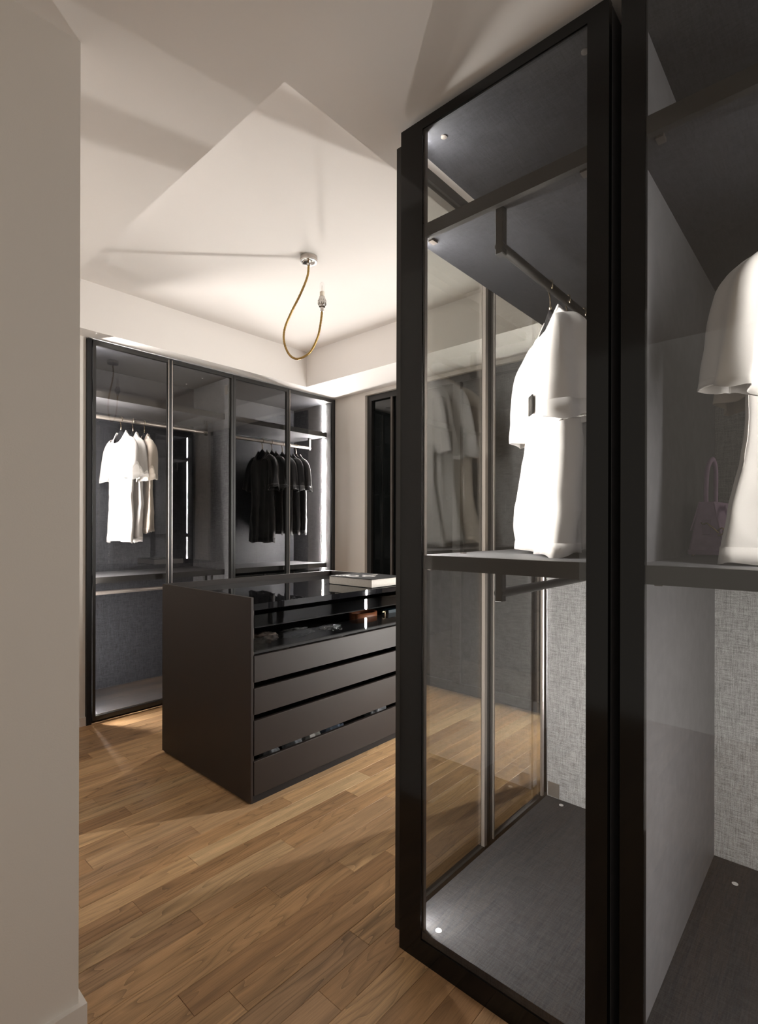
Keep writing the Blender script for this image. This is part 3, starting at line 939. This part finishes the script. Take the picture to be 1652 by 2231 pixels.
def tshirt(name, loc, rz, mat, label, group, seed=0, length=0.74, hem_amp=0.024, patch=False, body_w=0.205, sleeve_len=0.25, flare=0.02, depth=0.040, sleeve_d=0.050, crease=1.0):
    """hanging short-sleeved shirt; local x = width, -y = front, z = 0 at the rail top"""
    t = thing(name, loc, label, 'shirt', group)
    t['_o'] = (0, 0, 0)
    rg = random.Random(seed * 13 + 5)
    ph = [rg.uniform(0, 6.28) for _ in range(8)]
    NA, MS, MBd = 112, 12, 60
    zN = -0.112
    zS = -0.192
    rows = []
    for i in range(MS + MBd + 1):
        ring_ = []
        if i <= MS:
            s = i / MS
            hw = 0.080 + (body_w - 0.080) * s
            hd = 0.034 + (depth - 0.034) * s
            z = zN + (zS - zN) * (s ** 1.15)
            g = 0.0
        else:
            s = 1.0
            g = (i - MS) / MBd
            hw = body_w * (1 - 0.07 * math.sin(math.pi * min(1, g * 1.1)) + 0.03 * g)
            hd = depth * (1 + 0.25 * g)
            z = zS + (-(length + 0.108) - zS) * g
        for k in range(NA):
            a = 2 * math.pi * k / NA
            ca, sa = math.cos(a), math.sin(a)
            # flattened outline
            ex = math.copysign(abs(ca) ** 0.75, ca)
            ey = math.copysign(abs(sa) ** 0.9, sa)
            x = hw * ex
            y = hd * ey
            zz = z
            # neckline dips at the front
            if i <= MS:
                front = max(0.0, -sa)
                back = max(0.0, sa)
                zz -= (0.088 * front + 0.012 * back) * (1 - s) ** 1.2
                y *= 0.85 + 0.15 * s
                y += -0.012 * front * (1 - s)
            # drapes
            side = 1.0 if sa < 0 else -1.0
            am = hem_amp * (0.12 + 0.88 * g ** 0.8) * (0 if i < MS * 0.6 else 1) * (abs(sa) ** 0.5)
            xx = x / body_w
            sft = 0 if sa < 0 else ph[1]
            d = (math.sin(5.2 * xx + ph[0] + 1.4 * g + sft) * 0.5
                 + (1 - 2 * abs(math.sin(4.4 * xx + ph[2] - 1.3 * g + sft))) * 0.42
                 + (1 - 2 * abs(math.sin(8.5 * xx + ph[4] + 0.9 * g + sft))) * 0.22)
            y -= side * am * d
            # diagonal pull lines from the shoulder tips
            pull = math.exp(-((abs(xx) - (0.86 - 0.55 * g)) / 0.10) ** 2) * 0.007 * math.sin(math.pi * min(1.0, g * 2.2)) if g < 0.45 else 0.0
            y -= side * pull * abs(sa)
            # cloth wobble
            nz = mnoise.noise(Vector((x * 9 + seed * 3.1, y * 9, zz * 6 + seed)))
            y += 0.007 * nz * min(1.0, g * 2)
            y += 0.0035 * mnoise.noise(Vector((x * 26 + zz * 14, seed, zz * 22))) * min(1.0, g * 3)
            x += 0.010 * mnoise.noise(Vector((seed * 2.2, side, zz * 5))) * g * (abs(ca) ** 0.5)
            # corners of the hem swing forward/outward
            if g > 0.55:
                q = ((g - 0.55) / 0.45) ** 1.6
                x += flare * q * ca * abs(ca)
                y -= flare * 1.2 * q * max(0.0, ca) * abs(ca)
            if g > 0.965:
                y *= 1.02
            if i == MS + MBd:
                zz += 0.006 * math.sin(2 * a + ph[5]) + 0.005 * math.sin(5 * a + ph[6])
            ring_.append((x, y, zz))
        rows.append(ring_)
    b = MB()
    for r2 in rows:
        b.v += r2
    for i in range(len(rows) - 1):
        for k in range(NA):
            a0 = i * NA + k; a1 = i * NA + (k + 1) % NA
            b.f.append((a0, a0 + NA, a1 + NA, a1))
    o = b.build('torso', mat, t, smooth=True)
    m = o.modifiers.new('thickness', 'SOLIDIFY'); m.thickness = 0.0022; m.offset = -1
    # hem band, a doubled strip just above the edge
    hb = MB()
    r0, r1 = rows[-1], rows[-4]
    for ring_ in (r0, r1):
        for (x, y, z) in ring_:
            l = math.hypot(x / 0.2, y / 0.06) or 1
            hb.v.append((x * 1.004, y + math.copysign(0.0012, y), z))
    for k in range(NA):
        j = (k + 1) % NA
        hb.f.append((k, k + NA, j + NA, j))
    h = hb.build('hem', mat, t, smooth=True)
    m = h.modifiers.new('thickness', 'SOLIDIFY'); m.thickness = 0.0014; m.offset = 1
    # ribbed collar
    cb = MB()
    c0 = rows[0]
    for (dr, dz) in ((1.02, -0.002), (0.97, 0.010), (0.90, 0.014), (0.86, 0.009)):
        for (x, y, z) in c0:
            cb.v.append((x * dr, y * dr, z + dz))
    for i in range(3):
        for k in range(NA):
            a0 = i * NA + k; a1 = i * NA + (k + 1) % NA
            cb.f.append((a0, a1, a1 + NA, a0 + NA))
    c = cb.build('collar', mat, t, smooth=True)
    m = c.modifiers.new('thickness', 'SOLIDIFY'); m.thickness = 0.003
    # sleeves
    for sd in (-1, 1):
        sb = MB()
        KA, KR = 56, 30
        sw = rg.uniform(-0.012, 0.012)
        b_ = body_w - 0.19
        path = catmull([(0.120 + b_, 0, zS + 0.026), (0.163 + b_, 0, zS - 0.002), (0.194 + b_, -0.003, zS - 0.050), (0.212 + b_, -0.008 + sw * 0.5, zS - sleeve_len * 0.62), (0.226 + b_, -0.012 + sw, zS - sleeve_len)], 8)
        nP = len(path)
        ring_last = None
        for i, p in enumerate(path):
            u = i / (nP - 1)
            tg = (path[min(nP - 1, i + 1)] - path[max(0, i - 1)]).normalized()
            ny = Vector((0, 1, 0))
            nx = ny.cross(tg).normalized()
            ha = 0.024 + 0.018 * u ** 0.7          # across (outwards)
            hb_ = 0.030 + (sleeve_d - 0.030) * min(1.0, u * 1.6) ** 0.8         # front to back
            for k in range(KA):
                a = 2 * math.pi * k / KA
                fold = 1 + crease * (0.3 + 0.7 * u) * (0.16 * math.sin(3 * a + ph[1] + sd) + 0.12 * (1 - 2 * abs(math.sin(2.5 * a + ph[2] + 1.5 * u))) + 0.10 * math.sin(2 * a + ph[5] * sd))
                q = p + nx * (ha * math.cos(a) * fold) + ny * (hb_ * math.sin(a) * fold)
                if i == nP - 1:
                    q = q + Vector((0, 0, 0.012 * math.sin(a + ph[3]) + 0.006 * math.sin(3 * a)))
                sb.v.append((q.x * sd, q.y, q.z))
        for i in range(nP - 1):
            for k in range(KA):
                a0 = i * KA + k; a1 = i * KA + (k + 1) % KA
                fc = (a0, a1, a1 + KA, a0 + KA)
                sb.f.append(fc if sd < 0 else fc[::-1])
        sv = sb.build('sleeve', mat, t, smooth=True)
        m = sv.modifiers.new('thickness', 'SOLIDIFY'); m.thickness = 0.0024; m.offset = 0
        # cuff: doubled band at the opening
        kb = MB()
        for off in (0, 3):
            i = nP - 1 - off
            cpt = path[i]
            for k in range(KA):
                x, y, z = sb.v[i * KA + k]
                cx_, cy_, cz_ = cpt.x * sd, cpt.y, cpt.z
                kb.v.append((cx_ + (x - cx_) * 1.015, cy_ + (y - cy_) * 1.015, z))
        for k in range(KA):
            j = (k + 1) % KA
            kb.f.append((k, k + KA, j + KA, j))
        kk = kb.build('cuff', mat, sv, smooth=True, origin=(0, 0, 0))
        m = kk.modifiers.new('thickness', 'SOLIDIFY'); m.thickness = 0.002; m.offset = 1
    if patch:
        # small woven chest patch with a round emblem, standing just proud of the front
        px, pz = patch
        fr_ = [(p, abs(p[0] - px) + abs(p[2] - pz)) for r2 in rows for p in r2 if p[1] < 0]
        near = min(fr_, key=lambda q: q[1])[0]
        py = near[1] - 0.004
        pm = MB().box(px - 0.021, px + 0.021, py - 0.0012, py + 0.003, pz - 0.029, pz + 0.029)
        pt = pm.build('patch', 'patch_dark', t)
        em = MB()
        n = 28
        em.lathe([(0.0175, 0), (0.0175, 0.0008), (0.0140, 0.0008), (0.0140, 0)], (px, py - 0.0020, pz), n, axis='Y')
        em.box(px - 0.0015, px + 0.0015, py - 0.0020, py - 0.0012, pz - 0.022, pz + 0.022)
        em.box(px - 0.015, px + 0.015, py - 0.0020, py - 0.0012, pz - 0.0015, pz + 0.0015)
        for sx2 in (-1, 1):
            for sz2 in (-1, 1):
                em.box(px + sx2 * 0.004, px + sx2 * 0.010, py - 0.0020, py - 0.0012, pz + sz2 * 0.005, pz + sz2 * 0.008)
        em.build('emblem', 'patch_light', pt, origin=(0, 0, 0))
    t.rotation_euler = (0, 0, rz)
    return t


RAILZ_L = 2.005 + 0.014 + 0.004
RAILZ_R = 1.992 + 0.013 + 0.004
# (kind, x, y, z, rz) ; local +x points to world direction rz, front is -y local


def hang(x, y, z, rz, mat, slabel, sgroup, hlabel, hgroup, seed, **kw):
    hanger('clothes_hanger', (x, y, z), rz, hlabel, hgroup)
    tshirt('t_shirt', (x, y, z), rz, mat, slabel, sgroup, seed, **kw)


G1, G1h = 'white shirts in the long wardrobe', 'hangers of the white shirts in the long wardrobe'
G2, G2h = 'black shirts in the long wardrobe', 'hangers of the black shirts in the long wardrobe'
G3, G3h = 'white shirts in the glass-ended wardrobe', 'hangers in the glass-ended wardrobe'
G4, G4h = 'white shirts beside the handbag', 'hangers beside the handbag'
# front towards -X : local -y -> -X  => rz = -90 deg
for k, (x, a, mt, sl, hl) in enumerate((
        (1.508, -88, 'cotton_white', 'bright white short-sleeved shirt, leftmost on the long wardrobe rail', 'black hanger with gold hook holding the leftmost white shirt'),
        (1.590, -97, 'cotton_white', 'off-white shirt hanging second of the three in the long wardrobe', 'black hanger with gold hook between the other two white-shirt hangers'),
        (1.672, -99, 'cotton_cream', 'off-white shirt hanging third of the three, nearest the second glass door', 'black hanger with gold hook holding the third white shirt'))):
    hang(x, 3.80, RAILZ_L, R(a), mt, sl, G1, hl, G1h, 1 + k, length=0.765 if k < 2 else 0.70, body_w=0.18, depth=0.034, sleeve_d=0.042, hem_amp=0.02)
for k, (x, a, mt, sl, hl) in enumerate((
        (2.700, -94, 'cotton_black', 'plain black shirt, first on the rail and longest, in the black-shirt module', 'black hanger with gold hook on the first black shirt'),
        (2.800, -97, 'cotton_black', 'black shirt hanging second in the row of black shirts', 'black hanger with gold hook on the second black shirt'),
        (2.915, -99, 'cotton_charcoal', 'charcoal black shirt hanging third, behind the door stile', 'black hanger with gold hook on the third black shirt'),
        (2.995, -100, 'cotton_charcoal', 'charcoal black shirt hanging fourth, beside the last black shirt', 'black hanger with gold hook on the fourth black shirt'),
        (3.075, -101, 'cotton_charcoal', 'charcoal black shirt hanging last, next to the bright light strip', 'black hanger with gold hook nearest the light strip'))):
    hang(x, 3.80, RAILZ_L, R(a), mt, sl, G2, hl, G2h, 21 + k, length=0.79 if k == 0 else 0.72, body_w=0.18, depth=0.034, sleeve_d=0.042, hem_amp=0.02)
# right wardrobe: shirts turned so the fronts face the doors and the corner light
for k, (x, a, mt, ln, sl, hl) in enumerate((
        (1.545, 40 + 180, 'cotton_white', 0.735, 'blown-out white shirt with a small dark chest patch, frontmost in the glass-ended wardrobe', 'glossy black hanger of the frontmost white shirt with chest patch'),
        (1.680, 41 + 180, 'cotton_white', 0.725, 'white shirt hanging directly behind the one with the chest patch', 'glossy black hanger directly behind the frontmost one'),
        (1.815, 43 + 180, 'cotton_cream', 0.73, 'cream shirt hanging rearmost on the rail behind the chest-patch shirt', 'glossy black hanger rearmost on the same rail as the chest-patch shirt'))):
    hang(x, RODY1, RAILZ_R, R(a), mt, sl, G3, hl, G3h, 41 + k, length=ln - 0.012, body_w=0.19, flare=0.03, depth=0.05, sleeve_d=0.062, sleeve_len=0.27, hem_amp=0.038, crease=1.3, patch=(0.020, -0.385) if k == 0 else False)
for k, (x, a, mt, ln, sl, hl) in enumerate((
        (1.500, -50, 'cotton_white', 0.735, 'white shirt hanging in front of the lilac handbag, cut by the picture edge', 'black hanger of the white shirt in front of the handbag'),
        (1.660, -52, 'cotton_cream', 0.72, 'cream shirt showing behind the white one beside the handbag', 'black hanger of the cream shirt beside the handbag'))):
    hang(x, RODY2, RAILZ_R, R(a), mt, sl, G4, hl, G4h, 61 + k, length=ln - 0.012, body_w=0.195, flare=0.04, depth=0.05, sleeve_d=0.066, sleeve_len=0.27, hem_amp=0.038, crease=1.4)

# ================================================================== HANDBAG
bgx, bgy, bgz = 1.80, 0.288, 1.170
bag = thing('handbag', (bgx, bgy, bgz), 'small lilac leather handbag with gold clasp strap and tall handle', 'handbag')
bag['_o'] = (0, 0, 0)
# local: x = length (away), y = width, z up
ln2 = 0.095
prof_b, prof_t = 0.050, 0.020
H0, H1 = 0.018, 0.175
mb = MB()
sect = [(-prof_b, H0), (prof_b, H0), (prof_t, H1), (-prof_t, H1)]
mb.poly([(-ln2, y, z) for (y, z) in sect], (2 * ln2, 0, 0))
mb.build('body', 'lilac_leather', bag)
bx('base', (-ln2 - 0.004, ln2 + 0.004, -prof_b - 0.005, prof_b + 0.005, 0.006, 0.022), 'lilac_edge', bag, bev=0.002)
for sx2 in (-1, 1):
    for sy2 in (-1, 1):
        MB().lathe([(0.004, 0), (0.006, 0.006)], (sx2 * (ln2 - 0.01), sy2 * (prof_b - 0.008), 0), 12).build('foot', 'brass_bright', bag, smooth=True)
# flap over the top, hanging down one side
fl = MB()
fl.poly([(-ln2 - 0.002, -prof_t - 0.003, H1 - 0.02), (-ln2 - 0.002, -prof_t - 0.002, H1 + 0.004), (-ln2 - 0.002, prof_t + 0.002, H1 + 0.004),
         (-ln2 - 0.002, prof_b - 0.002, 0.085), (-ln2 - 0.002, prof_b - 0.006, 0.085), (-ln2 - 0.002, prof_t - 0.001, H1 - 0.001), (-ln2 - 0.002, -prof_t, H1 - 0.001)][::-1], (2 * ln2 + 0.004, 0, 0))
fl.build('flap', 'lilac_leather', bag)
for sy2 in (-1, 1):
    e = MB().tube([(-ln2 - 0.001, sy2 * prof_b, H0), (-ln2 - 0.001, sy2 * prof_t, H1)], 0.0022, 8).build('piping', 'lilac_edge', bag, smooth=True)
hp = catmull([(-0.055, 0.012, H1 - 0.03), (-0.056, 0.012, H1 + 0.05), (-0.048, 0.010, H1 + 0.115), (-0.015, 0.008, H1 + 0.148), (0.015, 0.008, H1 + 0.148),
              (0.048, 0.010, H1 + 0.115), (0.056, 0.012, H1 + 0.05), (0.055, 0.012, H1 - 0.03)], 8)
hd_ = MB().tube(hp, 0.0085, 12, flat=0.8).build('handle', 'lilac_leather', bag, smooth=True)
tabm = MB().box(-ln2 - 0.006, -ln2, -0.012, 0.012, 0.072, 0.122, bev=0.0015)
tb = tabm.build('tab', 'lilac_edge', bag)
MB().tube(catmull([(-ln2 - 0.008, 0.014, 0.112), (-ln2 - 0.010, 0.006, 0.106), (-ln2 - 0.010, -0.002, 0.110), (-ln2 - 0.011, -0.012, 0.102), (-ln2 - 0.012, -0.028, 0.088), (-ln2 - 0.012, -0.036, 0.078)], 6), 0.0022, 8).build('clasp', 'brass_bright', bag, smooth=True)
MB().tube(catmull([(-ln2 - 0.012, -0.034, 0.086), (-ln2 - 0.012, -0.046, 0.094), (-ln2 - 0.012, -0.052, 0.084), (-ln2 - 0.012, -0.044, 0.072), (-ln2 - 0.012, -0.034, 0.070)], 6), 0.0022, 8).build('ring', 'brass_bright', bag, smooth=True)
st = MB()
sp = catmull([(-ln2 - 0.012, -0.046, 0.080), (-ln2 - 0.013, -0.056, 0.060), (-ln2 - 0.008, -0.060, 0.090), (-0.07, -0.052, 0.135), (-0.03, -0.038, 0.160), (0.03, -0.032, 0.160)], 6)
for p in sp:
    st.v += [(p.x, p.y, p.z - 0.009), (p.x, p.y, p.z + 0.009)]
for i in range(len(sp) - 1):
    st.f.append((2 * i, 2 * i + 2, 2 * i + 3, 2 * i + 1))
so = st.build('shoulder_strap', 'lilac_leather', bag, smooth=True)
m = so.modifiers.new('thickness', 'SOLIDIFY'); m.thickness = 0.003
bag.rotation_euler = (0, 0, R(-5))
bag.scale = (0.87, 0.87, 0.87)

# bookkeeping property is not part of the scene
for o in bpy.data.objects:
    if '_o' in o:
        del o['_o']
